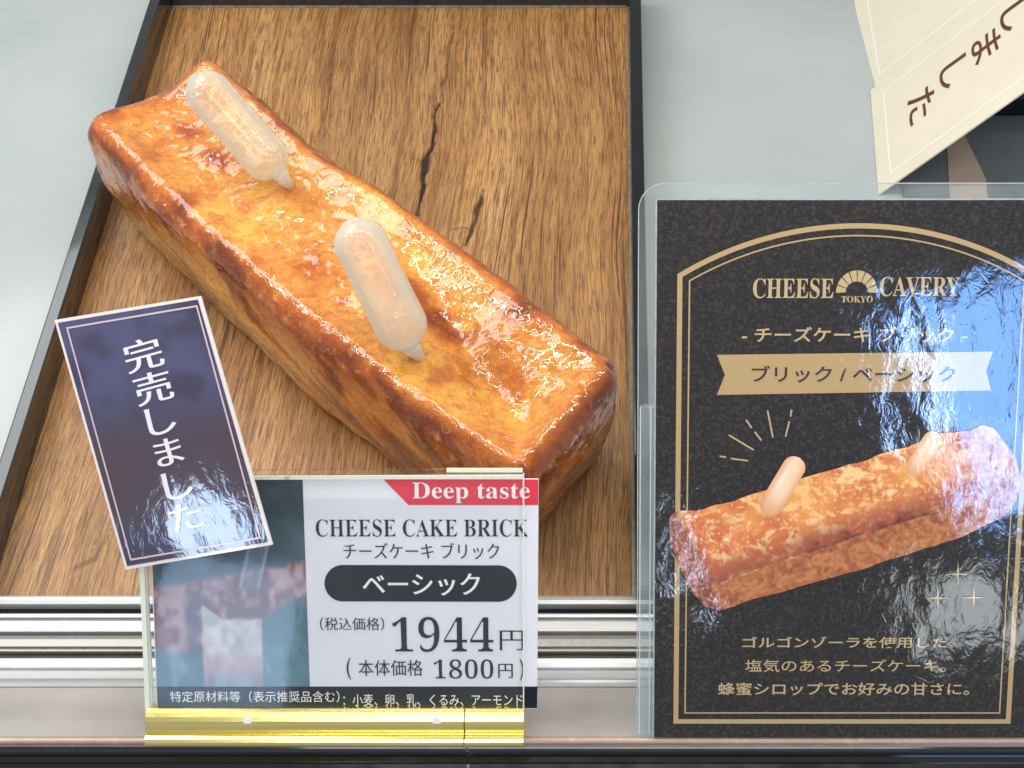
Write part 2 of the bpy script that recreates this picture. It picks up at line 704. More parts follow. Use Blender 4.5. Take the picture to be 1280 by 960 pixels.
band = stretched(5, 0.35, 1.0, 5, 0.6)
line = stretched(13, 0.45, 2.0, 3, 0.6)
fib = stretched(60, 2.4, 1.0, 4, 0.7)
fine = stretched(170, 7, 1.0, 3, 0.7)
pore = stretched(66, 0.55, 1.0, 3, 0.55)
col = t.ramp(band, [(0.28, L4(140, 96, 52)), (0.42, L4(168, 121, 68)), (0.55, L4(182, 136, 80)), (0.72, L4(198, 154, 98))])
col = t.mix(1.0, col, t.ramp(stretched(1.1, 0.22, 1.0, 2, 0.5), [(0.32, 0.80), (0.66, 1.14)]), 'MULTIPLY')
col = t.mix(t.ramp(line, [(0.36, 0.5), (0.44, 0.0)]), col, L4(104, 60, 28))
col = t.mix(t.ramp(fib, [(0.36, 0.55), (0.5, 0.0)]), col, L4(98, 60, 32))
col = t.mix(t.ramp(fib, [(0.55, 0.0), (0.72, 0.3)]), col, L4(226, 184, 124))
col = t.mix(t.ramp(fine, [(0.38, 0.8), (0.52, 0.0)]), col, L4(92, 54, 26))
col = t.mix(t.ramp(pore, [(0.34, 0.9), (0.39, 0.0)]), col, L4(84, 50, 26))
at = t.n('ShaderNodeAttribute', attribute_name='tint')
col = t.mix(at.outputs['Fac'], col, L4(34, 18, 9))
hh = t.math('ADD', t.math('MULTIPLY', fib, 0.6), t.math('MULTIPLY', fine, 0.4))
t.set(base=col, rough=t.ramp(fib, [(0.3, 0.46), (0.7, 0.3)]), spec=0.6, normal=t.bump(hh, 0.6, 0.012))
m_wood = t.m
board = grid_obj('board', board_fn, GX, GY, m_wood, tray, None)
add_col(board.data, np.repeat(board_fn.c[:, None], 3, 1))
box('tray_base', (TX0 + 0.002, TY0, -0.028), (TX1 - 0.002, TY1 - 0.002, -0.018), m_black, tray)
for nm, lo, hi, m in (('rim', (TX0 - 0.056, TY0 - 0.0, -0.028), (TX0, TY1 + 0.06, TH), m_rim),
                      ('rim', (TX1, TY0 - 0.0, -0.028), (TX1 + 0.062, TY1 + 0.06, TH), m_black),
                      ('rim', (TX0 + 0.001, TY1, -0.028), (TX1 - 0.001, TY1 + 0.056, TH - 0.002), m_rim)):
    box(nm, lo, hi, m, tray, 0.006)
# a thin worn metal line runs where the board meets the rim
m_line = plain('worn_edge_line', (150, 146, 132), 0.4, 0.3, 0.2, 40)
box('edge_line', (TX1 - 0.012, TY0, 0.001), (TX1 - 0.001, TY1 - 0.01, 0.006), m_line, tray)
box('edge_line', (TX0 + 0.002, TY1 - 0.014, 0.001), (TX1 - 0.014, TY1 - 0.001, 0.007), m_line, tray)

# ================================================================== cheesecake loaf
A, B = Vector((-2.31, 4.87)), Vector((-1.84, 5.26))
Cc, D = Vector((0.0, 3.50)), Vector((-0.36, 2.99))
LEN, WID, HT = 2.76, 0.68, 0.65
ax = ((D - A) + (Cc - B)).normalized()
ay = Vector((-ax.y, ax.x))
cen = (A + B + Cc + D) / 4
nx, ny, nz = 250, 66, 62
rr = 0.085
ii = [np.linspace(-1, 1, k + 1) for k in (nx, ny, nz)]
idx = -np.ones((nx + 1, ny + 1, nz + 1), int)
g = np.stack(np.meshgrid(np.arange(nx + 1), np.arange(ny + 1), np.arange(nz + 1), indexing='ij'), -1).reshape(-1, 3)
on = (g[:, 0] == 0) | (g[:, 0] == nx) | (g[:, 1] == 0) | (g[:, 1] == ny) | (g[:, 2] == 0) | (g[:, 2] == nz)
g = g[on]
idx[g[:, 0], g[:, 1], g[:, 2]] = np.arange(len(g))
faces = []
for axis, (n1_, n2_) in enumerate(((ny, nz), (nx, nz), (nx, ny))):
    p, q = np.meshgrid(np.arange(n1_), np.arange(n2_), indexing='ij')
    p, q = p.ravel(), q.ravel()
    for side in (0, (nx, ny, nz)[axis]):
        def ix(a, b):
            s_ = np.full_like(a, side)
            return idx[s_, a, b] if axis == 0 else idx[a, s_, b] if axis == 1 else idx[a, b, s_]
        f = np.stack([ix(p, q), ix(p + 1, q), ix(p + 1, q + 1), ix(p, q + 1)], 1)
        flip = (side == 0) ^ (axis == 1)
        faces.append(f[:, ::-1] if flip else f)
faces = np.concatenate(faces)
hb = np.array([LEN / 2, WID / 2, HT / 2])
p0 = (g / np.array([nx, ny, nz]) * 2 - 1) * hb
inner = np.clip(p0, -(hb - rr), hb - rr)
dn = p0 - inner
nrm = dn / (np.linalg.norm(dn, axis=1)[:, None] + 1e-9)
pos = inner + nrm * rr
X, Y, Z = pos.T
topw = sm(0.0, HT / 2, Z)
isT = sm(0.55, 0.9, nrm[:, 2])
sidew = 1 - sm(0.5, 0.9, np.abs(nrm[:, 2]))
# distance to the rim of the top
ex = LEN / 2 - np.abs(X)
ey = WID / 2 - np.abs(Y)
edge = np.minimum(ex, ey)
big_n = fbm(X * 1.6 + 3, Y * 1.6 + 7, Z * 1.6 + 2, 3) - 0.5
med = fbm(X * 6 + 13, Y * 6 + 2, Z * 6 + 4, 4) - 0.5
fin = fbm(X * 22, Y * 22, Z * 22, 3) - 0.5
# the top sags between raised edges, with a fold near the front end
crest = np.exp(-((edge - 0.075) / 0.06) ** 2)
sag = sm(0.05, 0.26, edge)
hz = -0.022 * sag + 0.022 * crest + 0.05 * big_n + 0.06 * med * sag + 0.012 * fin
fold_y = 0.02 + 0.10 * np.sin(X * 3.0 + 1.0)
fold = np.exp(-((Y - fold_y) / 0.09) ** 2) * sm(0.2, 0.6, X) * (1 - sm(1.15, 1.3, X))
hz += -0.075 * fold
hz += 0.03 * np.exp(-(((X - 0.45) / 0.28) ** 2 + ((Y + 0.02) / 0.14) ** 2))
hz += -0.05 * np.exp(-(((X + 1.36) / 0.35) ** 2 + ((Y - 0.02) / 0.16) ** 2)) + 0.035 * np.exp(-(((X + 1.3) / 0.12) ** 2 + ((Y - 0.3) / 0.12) ** 2))
hz += -0.04 * np.exp(-(((X + 0.45) / 0.22) ** 2 + ((Y - 0.33) / 0.12) ** 2))
pos[:, 2] += hz * isT + hz * 0.6 * (1 - isT) * sm(0.1, HT / 2, Z)
# sides: slack folds, a pinched ridge below the crest and a slight inward lean at the foot
lean = np.clip(0.5 - Z / HT, 0, 1)
out_n = np.stack([nrm[:, 0], nrm[:, 1], 0 * X], 1)
slant = fbm(X * 2.2 + Z * 2.0, Y * 2.2 + Z * 1.4, Z * 0.8 + X * 0.3, 3) - 0.5
side_d = 0.05 * slant + 0.022 * med + 0.008 * fin - 0.035 * lean ** 1.5 * 1.0
side_d += 0.022 * np.exp(-((Z - 0.02) / 0.18) ** 2)
endf = sm(0.5, 0.9, nrm[:, 0])
pos += out_n * (side_d * (1 - 0.8 * isT))[:, None]
# waist on the far side
pos[:, 1] -= 0.03 * np.exp(-((X + 0.55) / 0.25) ** 2) * sm(0.1, 0.33, Y) * sm(-0.3, 0.3, Z)
pos[:, 2] = np.maximum(pos[:, 2], -HT / 2 + 0.0)
pos[:, 0] *= 1 - 0.055 * lean ** 1.3 * (pos[:, 0] > 0)
pos[:, 1] *= 1 - 0.06 * lean ** 1.5
pos[:, 1] -= 0.075 * np.clip(1 - (pos[:, 0] / 1.38) ** 2, 0, 1) * sm(0.1, -0.3, pos[:, 1])
rcn = 0.11
hx_, hy_ = LEN / 2 - rcn, WID / 2 - rcn
dx_, dy_ = np.abs(pos[:, 0]) - hx_, np.abs(pos[:, 1]) - hy_
cm = (dx_ > 0) & (dy_ > 0)
sc_ = np.where(cm, np.maximum(dx_, dy_) / (np.hypot(dx_, dy_) + 1e-9), 1)
pos[:, 0] = np.where(cm, np.sign(pos[:, 0]) * (hx_ + dx_ * sc_), pos[:, 0])
pos[:, 1] = np.where(cm, np.sign(pos[:, 1]) * (hy_ + dy_ * sc_), pos[:, 1])
wpos = np.zeros_like(pos)
# the left end is a little squarer to the tray than the right one
shear = (pos[:, 0] / (LEN / 2))
px_ = pos[:, 0] + pos[:, 1] * (-0.035 - 0.145 * shear)
wpos[:, 0] = px_ * ax.x + pos[:, 1] * ay.x
wpos[:, 1] = px_ * ax.y + pos[:, 1] * ay.y
wpos[:, 2] = pos[:, 2] + HT / 2 + 0.004
# baked colour: how brown each spot is (x), how yellow (y)
b_edge = np.exp(-((edge - 0.03) / 0.055) ** 2) * sm(0.06, 0.29, Z)
n_b = fbm(X * 5 + 40, Y * 5, Z * 5, 4)
n_s = fbm((X + Z * 0.9) * 4.0, Y * 4.0 + Z * 3.6, (Z - X) * 0.9 + 5, 4)
n_s2 = fbm((X + Z * 0.9) * 14.0, Y * 14.0 + Z * 10.0, (Z - X) * 1.6 + 9, 3)
brown = 0.62 * b_edge * (0.35 + 1.1 * n_b) + 0.5 * sm(0.5, 0.72, n_b) * isT
brown += sidew * (0.04 + 1.0 * sm(0.48, 0.66, n_s) * (0.5 + n_s2) + 0.35 * sm(0.5, 0.7, n_s2))
brown += sidew * 0.55 * sm(0.12, 0.0, Z + HT / 2)
brown += endf * 0.25
for cx_, cy_, s1, s2, k in ((-1.02, -0.02, 0.09, 0.05, 0.8), (-0.78, -0.05, 0.08, 0.05, 0.9), (0.42, 0.03, 0.16, 0.09, 0.75), (0.62, 0.0, 0.08, 0.10, 0.5),
                            (-0.72, 0.25, 0.10, 0.06, 0.5), (-0.35, 0.05, 0.14, 0.05, 0.35), (0.85, 0.22, 0.12, 0.05, 0.4), (-1.15, 0.15, 0.12, 0.05, 0.4), (-1.3, 0.02, 0.10, 0.2, 0.2), (0.05, -0.2, 0.12, 0.06, 0.35)):
    brown += k * isT * np.exp(-(((X - cx_) / s1) ** 2 + ((Y - cy_) / s2) ** 2)) * (0.5 + n_b)
yel = sm(0.46, 0.68, fbm(X * 2.6 + 9, Y * 3.2 + 1, Z * 2.6 + 3, 4)) + 0.7 * fold
pal = np.minimum(np.clip(brown, 0, 1.3) / 1.3, 0.80)


def tri(tv):
    stops = [0, 0.25, 0.5, 0.75, 1.0]
    cols = np.array([lin(220, 148, 64), lin(204, 116, 42), lin(168, 80, 26), lin(120, 50, 15), lin(80, 31, 10)])
    return np.stack([np.interp(tv, stops, cols[:, k]) for k in range(3)], 1)


rgb = tri(pal)
rgb = mixc(rgb, lin(246, 190, 76)[None], np.clip(yel * (1 - pal * 2.0), 0, 1) * 0.55)
me = bpy.data.meshes.new('cheesecake_loaf')
me.from_pydata(wpos.tolist(), [], faces.tolist())
me.update()
me.shade_smooth()
add_col(me, rgb)
loaf = bpy.data.objects.new('cheesecake_loaf', me)
S.collection.objects.link(loaf)
loaf.location = (cen.x, cen.y, 0)
tag(loaf, 'golden brown glazed cheesecake loaf lying diagonally on the wooden tray', 'cheesecake')
t = NT('baked_glaze')
at = t.n('ShaderNodeAttribute', attribute_name='tint')
v = t.coords()
na = t.noise(v, 26, 5, 0.65, 0.6)
nb = t.noise(v, 90, 3, 0.6)
nc = t.noise(v, 9, 5, 0.6, 1.0)
col = t.mix(t.ramp(na, [(0.34, 0.55), (0.52, 0.0)]), at.outputs['Color'], L4(156, 76, 24))
col = t.mix(t.ramp(na, [(0.56, 0.0), (0.72, 0.4)]), col, L4(248, 196, 96))
col = t.mix(t.ramp(nb, [(0.34, 0.22), (0.46, 0.0)]), col, L4(150, 78, 30))
hgt = t.math('ADD', t.math('MULTIPLY', na, 0.8), t.math('MULTIPLY', nb, 0.25))
hgt2 = t.math('ADD', hgt, t.math('MULTIPLY', nc, 1.6))
hgt2 = t.math('ADD', t.math('MULTIPLY', t.noise(v, 20, 1.5, 0.5, 0.8), 0.75), t.math('MULTIPLY', t.noise(v, 9, 1, 0.5, 0.6), 1.6))
t.set(base=col, rough=0.55, spec=0.15, coat=1.0, coatr=0.03, normal=t.bump(hgt, 0.9, 0.016), coatn=t.bump(hgt2, 0.85, 0.0085),
      sss=0.06, sssr=(0.12, 0.05, 0.02), ssss=0.3)
t.b.inputs['Coat IOR'].default_value = 1.65
me.materials.append(t.m)


# ================================================================== syrup pipettes
def lathe(name, prof, mat, parent, seg=48, cap=True):
    """profile of (radius, height) turned about local z"""
    ve, fa = [], []
    for r_, z_ in prof:
        for k in range(seg):
            a = 2 * math.pi * k / seg
            ve.append((r_ * math.cos(a), r_ * math.sin(a), z_))
    for i in range(len(prof) - 1):
        for k in range(seg):
            k2 = (k + 1) % seg
            fa.append((i * seg + k, i * seg + k2, (i + 1) * seg + k2, (i + 1) * seg + k))
    if cap:
        fa.append(tuple(range(seg))[::-1])
        fa.append(tuple((len(prof) - 1) * seg + k for k in range(seg)))
    return mesh_obj(name, ve, fa, mat, parent, smooth=True)


def plastic(name, frost, tint, rough):
    t = NT(name)
    t.t.nodes.remove(t.b)
    gl = t.n('ShaderNodeBsdfGlass')
    gl.inputs['Color'].default_value = (*tint, 1)
    gl.inputs['Roughness'].default_value = rough
    gl.inputs['IOR'].default_value = 1.07
    tl = t.n('ShaderNodeBsdfTranslucent')
    tl.inputs[0].default_value = (0.90, 0.98, 0.94, 1)
    df = t.n('ShaderNodeBsdfDiffuse')
    df.inputs[0].default_value = (0.98, 1.0, 0.94, 1)
    tp = t.n('ShaderNodeBsdfTransparent')
    tp.inputs[0].default_value = (*tint, 1)
    gs = t.n('ShaderNodeBsdfGlossy')
    gs.inputs['Roughness'].default_value = 0.07
    fr = t.n('ShaderNodeFresnel')
    fr.inputs[0].default_value = 1.33

    def mx(f, a, b):
        m = t.n('ShaderNodeMixShader')
        if isinstance(f, bpy.types.NodeSocket): t.l(f, m.inputs[0])
        else: m.inputs[0].default_value = f
        t.l(a, m.inputs[1])
        t.l(b, m.inputs[2])
        return m.outputs[0]
    milk = mx(0.5, tl.outputs[0], df.outputs[0])
    body = mx(0.04, tp.outputs[0], gl.outputs[0])
    lw = t.n('ShaderNodeLayerWeight')
    lw.inputs[0].default_value = 0.35
    nz_ = t.noise(t.coords(), 6, 2, 0.5)
    ff = t.math('ADD', t.ramp(nz_, [(0.3, frost * 0.75), (0.7, min(1, frost * 1.25))]), t.math('MULTIPLY', lw.outputs['Facing'], 0.5), True)
    body = mx(ff, body, milk)
    gm = t.n('ShaderNodeNewGeometry')
    fo = t.math('MULTIPLY', fr.outputs[0], t.math('SUBTRACT', 1.0, t.math('MULTIPLY', gm.outputs['Backfacing'], 0.7)))
    t.l(mx(fo, body, gs.outputs[0]), t.out.inputs[0])
    return t.m


m_pclear = plastic('clear_soft_plastic', 0.13, (0.99, 0.97, 0.90), 0.03)
m_pfrost = plastic('frosted_soft_plastic', 0.22, (1.0, 0.95, 0.88), 0.12)


m_nozzle = plastic('nozzle_plastic', 0.5, (1.0, 0.98, 0.92), 0.1)


def pipette(label, top, bot, tip, r, mat, seed):
    top, bot, tip = Vector(top), Vector(bot), Vector(tip)
    d = top - bot
    ln = d.length
    q = d.to_track_quat('Z', 'Y').to_matrix().to_4x4()
    root = empty('syrup_pipette', label, 'syrup pipette', Matrix.Translation(bot) @ q, 'syrup pipettes stuck in the loaf')

    def caps(r_, a, b):
        pr = []
        for k in range(1, 13):
            an = -math.pi / 2 + math.pi / 2 * k / 12
            pr.append((r_ * math.cos(an), a + r_ * math.sin(an)))
        for k in range(1, 8):
            pr.append((r_ * (1 - 0.02 * math.sin(math.pi * k / 8)), a + (b - a) * k / 8))
        for k in range(0, 12):
            an = math.pi / 2 * k / 12
            pr.append((r_ * math.cos(an), b + r_ * math.sin(an)))
        return pr
    lathe('bulb', caps(r, 0, ln), mat, root)
    lathe('inner_wall', caps(r * 0.86, 0, ln)[::-1], mat, root)
    lathe('moulded_boss', [(r * 0.42, ln + r * 0.84), (r * 0.40, ln + r * 0.93), (r * 0.28, ln + r * 1.0), (r * 0.1, ln + r * 1.02)], mat, root, 24)
    # the drawn-out nozzle that goes into the loaf
    li = root.matrix_world.inverted() @ tip
    e = empty('nozzle', None, None)
    e.parent = root
    n_ = li.length
    bpy.data.objects.remove(e)
    prof = [(r * 0.36, 0), (r * 0.27, n_ * 0.35), (r * 0.24, n_ * 0.6), (r * 0.21, n_ * 1.0)]
    nz2 = lathe('nozzle', prof, m_nozzle, root, 20)
    nz2.matrix_local = Matrix.Translation((0, 0, -r * 0.9)) @ (li - Vector((0, 0, -r * 0.9))).to_track_quat('Z', 'Y').to_matrix().to_4x4()
    return root


pipette('clear plastic syrup pipette at the upper left end of the loaf', P(262, 118, 0.98), P(331, 196, 0.80), P(359, 228, 0.67), 0.098, m_pclear, 1)
pipette('cloudy plastic syrup pipette near the middle of the loaf', P(452, 306, 1.02), P(500, 405, 0.80), P(522, 443, 0.66), 0.102, m_pfrost, 2)

# ================================================================== price sign in its acrylic holder
m_paper = laminate('card_white', (232, 230, 234), amp=0.25, coat=0.4)
m_navy = laminate('card_navy', (10, 18, 30), amp=0.25, coat=0.15)
m_red = laminate('card_red', (226, 54, 72), amp=0.25, coat=0.4)
m_ink = laminate('card_black_ink', (20, 26, 32), film=False, coat=0.3)
m_inkw = laminate('card_white_ink', (240, 238, 236), film=False, coat=0.3)
m_photo = laminate('card_photo', None, amp=0.3, coat=0.6)
m_edge = NT('cut_acrylic_edge')
m_edge.set(base=L4(236, 238, 218), rough=0.3)
m_edge = m_edge.m
m_clear = clear_sheet('clear_acrylic', (0.993, 0.997, 0.995), 1.0, 0.01, 0.10)
t = NT('polished_brass')
n = t.noise(t.coords((0.5, 8, 8)), 5, 3, 0.5)
t.set(base=t.ramp(n, [(0.3, L4(240, 220, 130)), (0.7, L4(248, 236, 168))]), metal=0.95, rough=0.2, normal=t.bump(n, 0.05, 0.01))
m_brass = t.m


def leaning(px, py, d, tilt, roll=0.0):
    """a sheet that faces the camera except that its top is tipped 'tilt' degrees nearer"""
    a = R(tilt)
    vv = UPC * math.cos(a) - FW * math.sin(a)
    uu = RT * math.cos(R(roll)) + vv * math.sin(R(roll))
    vv = vv * math.cos(R(roll)) - RT * math.sin(R(roll))
    return Card(PD(px, py, d), uu, vv)


hold = leaning(420, 893, 4.90, 8)
hold.root = empty('sign_holder', 'clear acrylic sign holder standing in a brass foot at the front', 'sign holder', hold.m)
z0 = 0.010
cov = [(186, 596), (655, 589.5), (655.5, 893), (190, 893)]
cq = [hold.uv(*p) for p in ((178, 592), (655, 589), (655, 893), (190, 893))]
prism('front_sheet', cq[::-1], 0.030, 0.042, m_clear, hold.root)
cq2 = [hold.uv(*p) for p in ((173, 590), (652, 587), (652, 893), (186, 893))]
prism('back_sheet', cq2[::-1], -0.03, -0.012, m_clear, hold.root)
for a_, b_, z_, w_ in (((178, 592), (190, 893), 0.036, 0.016), ((173, 590), (186, 893), -0.02, 0.02)):
    p1, p2 = hold.uv(*a_), hold.uv(*b_)
    prism('cut_edge', [(p1[0] - w_ / 2, p1[1]), (p2[0] - w_ / 2, p2[1]), (p2[0] + w_ / 2, p2[1]), (p1[0] + w_ / 2, p1[1])][::-1], z_ - 0.008, z_ + 0.008, m_edge, hold.root)
for a_, b_, z_, w_ in (((178, 595), (655, 593), 0.036, 0.011), ((558, 588.5), (653, 588.5), -0.01, 0.013)):
    p1, p2 = hold.uv(*a_), hold.uv(*b_)
    prism('cut_edge', [(p1[0], p1[1] - w_ / 2), (p2[0], p2[1] - w_ / 2), (p2[0], p2[1] + w_ / 2), (p1[0], p1[1] + w_ / 2)], z_ - 0.008, z_ + 0.006, m_edge, hold.root)
p1, p2 = hold.uv(655.3, 589), hold.uv(655.3, 893)
prism('cut_edge', [(p1[0] - 0.002, p1[1]), (p2[0] - 0.002, p2[1]), (p2[0] + 0.002, p2[1]), (p1[0] + 0.002, p1[1])][::-1], 0.030, 0.042, m_edge, hold.root)
# brass channel foot with a rolled lip; a seam splits it near its right end
ch = []
for a_, b_ in ((0.03, 0.018), (0.046, 0.024), (0.056, 0.014), (0.066, 0.002), (0.073, -0.012), (0.076, -0.026), (0.074, -0.040), (0.068, -0.050), (0.066, -0.056), (0.076, -0.060), (0.088, -0.068), (0.092, -0.078), (0.086, -0.090), (0.070, -0.098),
               (-0.03, -0.10), (-0.034, 0.02), (0.0, 0.022)):
    ch.append((b_, a_))
xa, xb, xc = hold.uv(190, 893)[0], hold.uv(583, 893)[0], hold.uv(656, 893)[0]
y_ = hold.uv(420, 888)[1]
for u0, u1 in ((xa, xb - 0.002), (xb + 0.002, xc)):
    o = extrude_x('brass_channel', [(y_ + b, a) for b, a in ch], u0, u1, m_brass, hold.root)
for px_c in (316, 549):  # small white blocks put in as glints on the brass
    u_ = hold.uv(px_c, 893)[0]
    box('white_glint', (u_ - 0.013, y_ - 0.018, 0.069), (u_ + 0.013, y_ + 0.004, 0.0765), m_white, hold.root, 0.002)

card = leaning(420, 893, 4.90, 8)
card.root = empty('price_card', 'white and navy price card for the cheesecake brick inside the acrylic holder', 'price card', card.m)
cb = [card.uv(*p) for p in ((186, 598), (673.5, 598), (671.5, 885), (197, 885))]
prism('card_sheet', cb[::-1], 0.0, 0.008, m_paper, card.root)
Z1, Z2 = 0.0095, 0.011


def photo_col(u, v):
    x, y = u, v      # 0..1 from left, 0..1 from the top
    n = fbm(x * 7, y * 7, x * 0, 4)
    n2 = fbm(x * 22 + 3, y * 22, x * 0 + 4, 3)
    c = mixc(np.repeat(lin(44, 66, 78)[None], len(x), 0), lin(96, 128, 146)[None], np.clip(y * 1.1 + (n - 0.5), 0, 1))
    wv = 0.05 * (n2 - 0.5) + 0.04 * (n - 0.5)
    top = 0.50 - 0.13 * x + wv
    low = np.where(x < 0.30, 0.80, np.where(x < 0.70, 0.86, 0.66 - 0.5 * (x - 0.70))) + wv
    loafm = sm(0.0, 0.03, y - top) * (1 - sm(0.0, 0.04, y - low))
    lc = mixc(np.repeat(lin(140, 84, 86)[None], len(x), 0), lin(206, 158, 156)[None], sm(0.38, 0.66, 0.5 * n + 0.5 * n2))
    c = c * 0.75
    c = mixc(c, lc * 0.75, loafm * 0.9)
    c = mixc(c, lin(74, 66, 80)[None], sm(0.19, 0.24, x + wv) * (1 - sm(0.27, 0.31, x)) * sm(0.56, 0.62, y) * (1 - sm(0.8, 0.9, y)) * 0.7)
    ctop = 0.585 + 0.55 * np.clip(x - 0.30, 0, 0.14) + (n2 - 0.5) * 0.02
    cut = sm(0.0, 0.015, x - 0.30 + wv * 0.3) * (1 - sm(0.0, 0.015, x - 0.69 + wv * 0.3)) * sm(0.0, 0.015, y - ctop)
    cf = mixc(np.repeat(lin(172, 160, 160)[None], len(x), 0), lin(206, 198, 192)[None], sm(0.2, 0.7, 0.5 * n2 + 0.5 * n))
    cf = mixc(cf, lin(176, 132, 150)[None], sm(0.80, 0.95, y) * 0.8)
    c = mixc(c, cf, cut * (1 - 0.6 * sm(0.9, 1.0, y)))
    pd = np.abs((x - 0.66) + (y - 0.42) * 0.35)
    pip = sm(0.075, 0.06, pd) * sm(0.27, 0.30, y) * (1 - sm(0.50, 0.54, y))
    c = mixc(c, lin(120, 134, 146)[None], pip * 0.45)
    c = mixc(c, lin(176, 186, 192)[None], pip * sm(0.045, 0.06, pd) * 0.5)
    c = mixc(c, lin(150, 176, 196)[None], sm(0.55, 0.75, n) * sm(0.5, 1.0, y) * 0.45)  # bluish reflections painted into the print towards the bottom
    c = mixc(c, lin(120, 172, 178)[None], np.exp(-(((x - 0.86) / 0.12) ** 2)) * sm(0.5, 0.8, y) * (0.3 + 0.7 * n2) * 0.5)
    return c * (0.85 + 0.3 * n2)[:, None]


ph = [card.uv(*p) for p in ((188, 599), (379, 599), (388, 857), (197, 857))]


def bil(q, z):
    q = np.array(q)

    def fn(u, v):
        p = (q[0][None] * (1 - u)[:, None] + q[1][None] * u[:, None]) * (1 - v)[:, None] + (q[3][None] * (1 - u)[:, None] + q[2][None] * u[:, None]) * v[:, None]
        return np.stack([p[:, 0], p[:, 1], 0 * u + z], 1)
    return fn


def picture(name, q, z, nu, nv, mat, parent, colfn):
    o = grid_obj(name, bil(q, z), nu, nv, mat, parent, colfn)
    fix_up(o)
    return o


picture('loaf_photo', ph, Z1, 120, 160, m_photo, card.root, photo_col)
card.poly('allergen_band', [(197, 857), (672, 857), (671.5, 884), (198, 884)], m_navy, Z1)
card.poly('red_ribbon', [(480, 598.6), (673, 598.6), (673, 630.5), (511, 630.5)], m_red, Z1)
pr = []
for k in range(25):
    an = math.pi / 2 + math.pi * k / 24
    pr.append((429 + 22.7 * math.cos(an), 728 - 22.7 * math.sin(an)))
for k in range(25):
    an = -math.pi / 2 + math.pi * k / 24
    pr.append((623.5 + 22.7 * math.cos(an), 728.5 - 22.7 * math.sin(an)))
card.poly('flavour_pill', pr, m_navy, Z1)
T = card.text
T('lettering', '𝐃𝐞𝐞𝐩 𝐭𝐚𝐬𝐭𝐞', (516, 602.3, 662.4, 628), m_inkw, Z2, wx=-0.004, wy=0.0)
T('lettering', '𝐂𝐇𝐄𝐄𝐒𝐄 𝐂𝐀𝐊𝐄 𝐁𝐑𝐈𝐂𝐊', (395.5, 648.3, 660.5, 670), m_ink, Z2, wx=-0.012, wy=-0.003)
T('lettering', 'チーズケーキ ブリック', (430, 677.5, 624.5, 697.8), m_ink, Z2, wx=0.006, wy=-0.008)
T('lettering', 'ベーシック', (453.6, 715.5, 600.6, 743.3), m_inkw, Z2, wx=0.018, wy=0.004)
T('lettering', '（税込価格）', (400.8, 770.5, 480.8, 786.8), m_ink, Z2, wx=0.004, wy=-0.008)
T('lettering', '𝟏𝟗𝟒𝟒', (491, 770, 617, 813.6), m_ink, Z2, wx=-0.018, wy=-0.006)
T('lettering', '円', (625, 787, 655, 811.6), m_ink, Z2, wx=0.004, wy=-0.012)
T('lettering', '(', (434, 821, 439.5, 848), m_ink, Z2)
T('lettering', '本体価格', (448.7, 823.5, 529.1, 843.5), m_ink, Z2, wx=0.003, wy=-0.003)
T('lettering', '𝟏𝟖𝟎𝟎', (542.5, 823, 616.9, 847), m_ink, Z2, wx=-0.022, wy=-0.004)
T('lettering', '円', (623, 828.6, 641.3, 846.1), m_ink, Z2, wx=0.006, wy=-0.008)
T('lettering', ')', (649.6, 822.5, 655, 849), m_ink, Z2)
T('lettering', '特定原材料等（表示推奨品含む）', (213.9, 862.3, 425, 876.5), m_inkw, Z2)
T('lettering', '：小麦、卵、乳、くるみ、アーモンド', (430, 866, 653.6, 881), m_inkw, Z2)

# ================================================================== sold-out card
so = Card(PD(68, 400, 4.66), PD(250, 370, 4.53) - PD(68, 400, 4.66), -(PD(157, 712, 4.70) - PD(68, 400, 4.66)))
so.root = empty('sold_out_card', 'dark purple sold out card with white vertical writing, tilted against the price sign', 'card', so.m)
m_sw = laminate('card_cream_edge', (238, 228, 222), amp=0.3, coat=0.6)


def so_col(u, v):
    n = fbm(u * 5 + 2, v * 9, u * 0 + 6, 4)
    c = mixc(np.repeat(lin(64, 60, 84)[None], len(u), 0), lin(80, 80, 116)[None], sm(0.3, 0.65, n) * (1 - sm(0.25, 0.6, v)))
    return mixc(c, lin(80, 64, 70)[None], sm(0.3, 0.6, v) * (1 - sm(0.75, 0.95, v)) * 0.7)


cpx = [(68, 400), (250, 370), (340, 681), (157, 712)]
q = [so.uv(*p) for p in cpx]
prism('card_sheet', q[::-1], -0.009, 0.0, m_sw, so.root)
qi = [(72.5, 403.5), (247.5, 374.3), (335.3, 677.3), (159.2, 707.5)]
picture('print_field', [so.uv(*p) for p in qi], 0.0015, 60, 100, laminate('sold_out_print', None, amp=0.55, coat=1.0), so.root, so_col)
m_pink = laminate('pale_pink_ink', (214, 190, 200), film=False, coat=0.4)
so.ribbon('border_line', [(84.5, 410), (247 - 0.5, 382.5), (325.5, 672), (164.2, 699.4)], 0.0058, m_pink, 0.003, closed=True)
a0 = so.uv(104 + 73, 360 + 82)
a1 = so.uv(233, 646)
ang = math.atan2(a1[1] - a0[1], a1[0] - a0[0]) + math.pi / 2
for chh, cp_, sz in (('完', (318, 222), 1.0), ('売', (351, 332), 1.0), ('し', (378, 440), 1.0), ('ま', (404, 545), 0.95), ('し', (434, 655), 1.0), ('た', (462, 760), 0.98)):
    so.glyph('lettering', chh, (60 + cp_[0] / 2.667, 360 + cp_[1] / 2.667), 0.146 * sz, ang, laminate('white_ink', (236, 230, 238), film=False, coat=0.4) if chh == '完' else bpy.data.materials['white_ink'], 0.0032, 0.018, -0.002, 0.74)

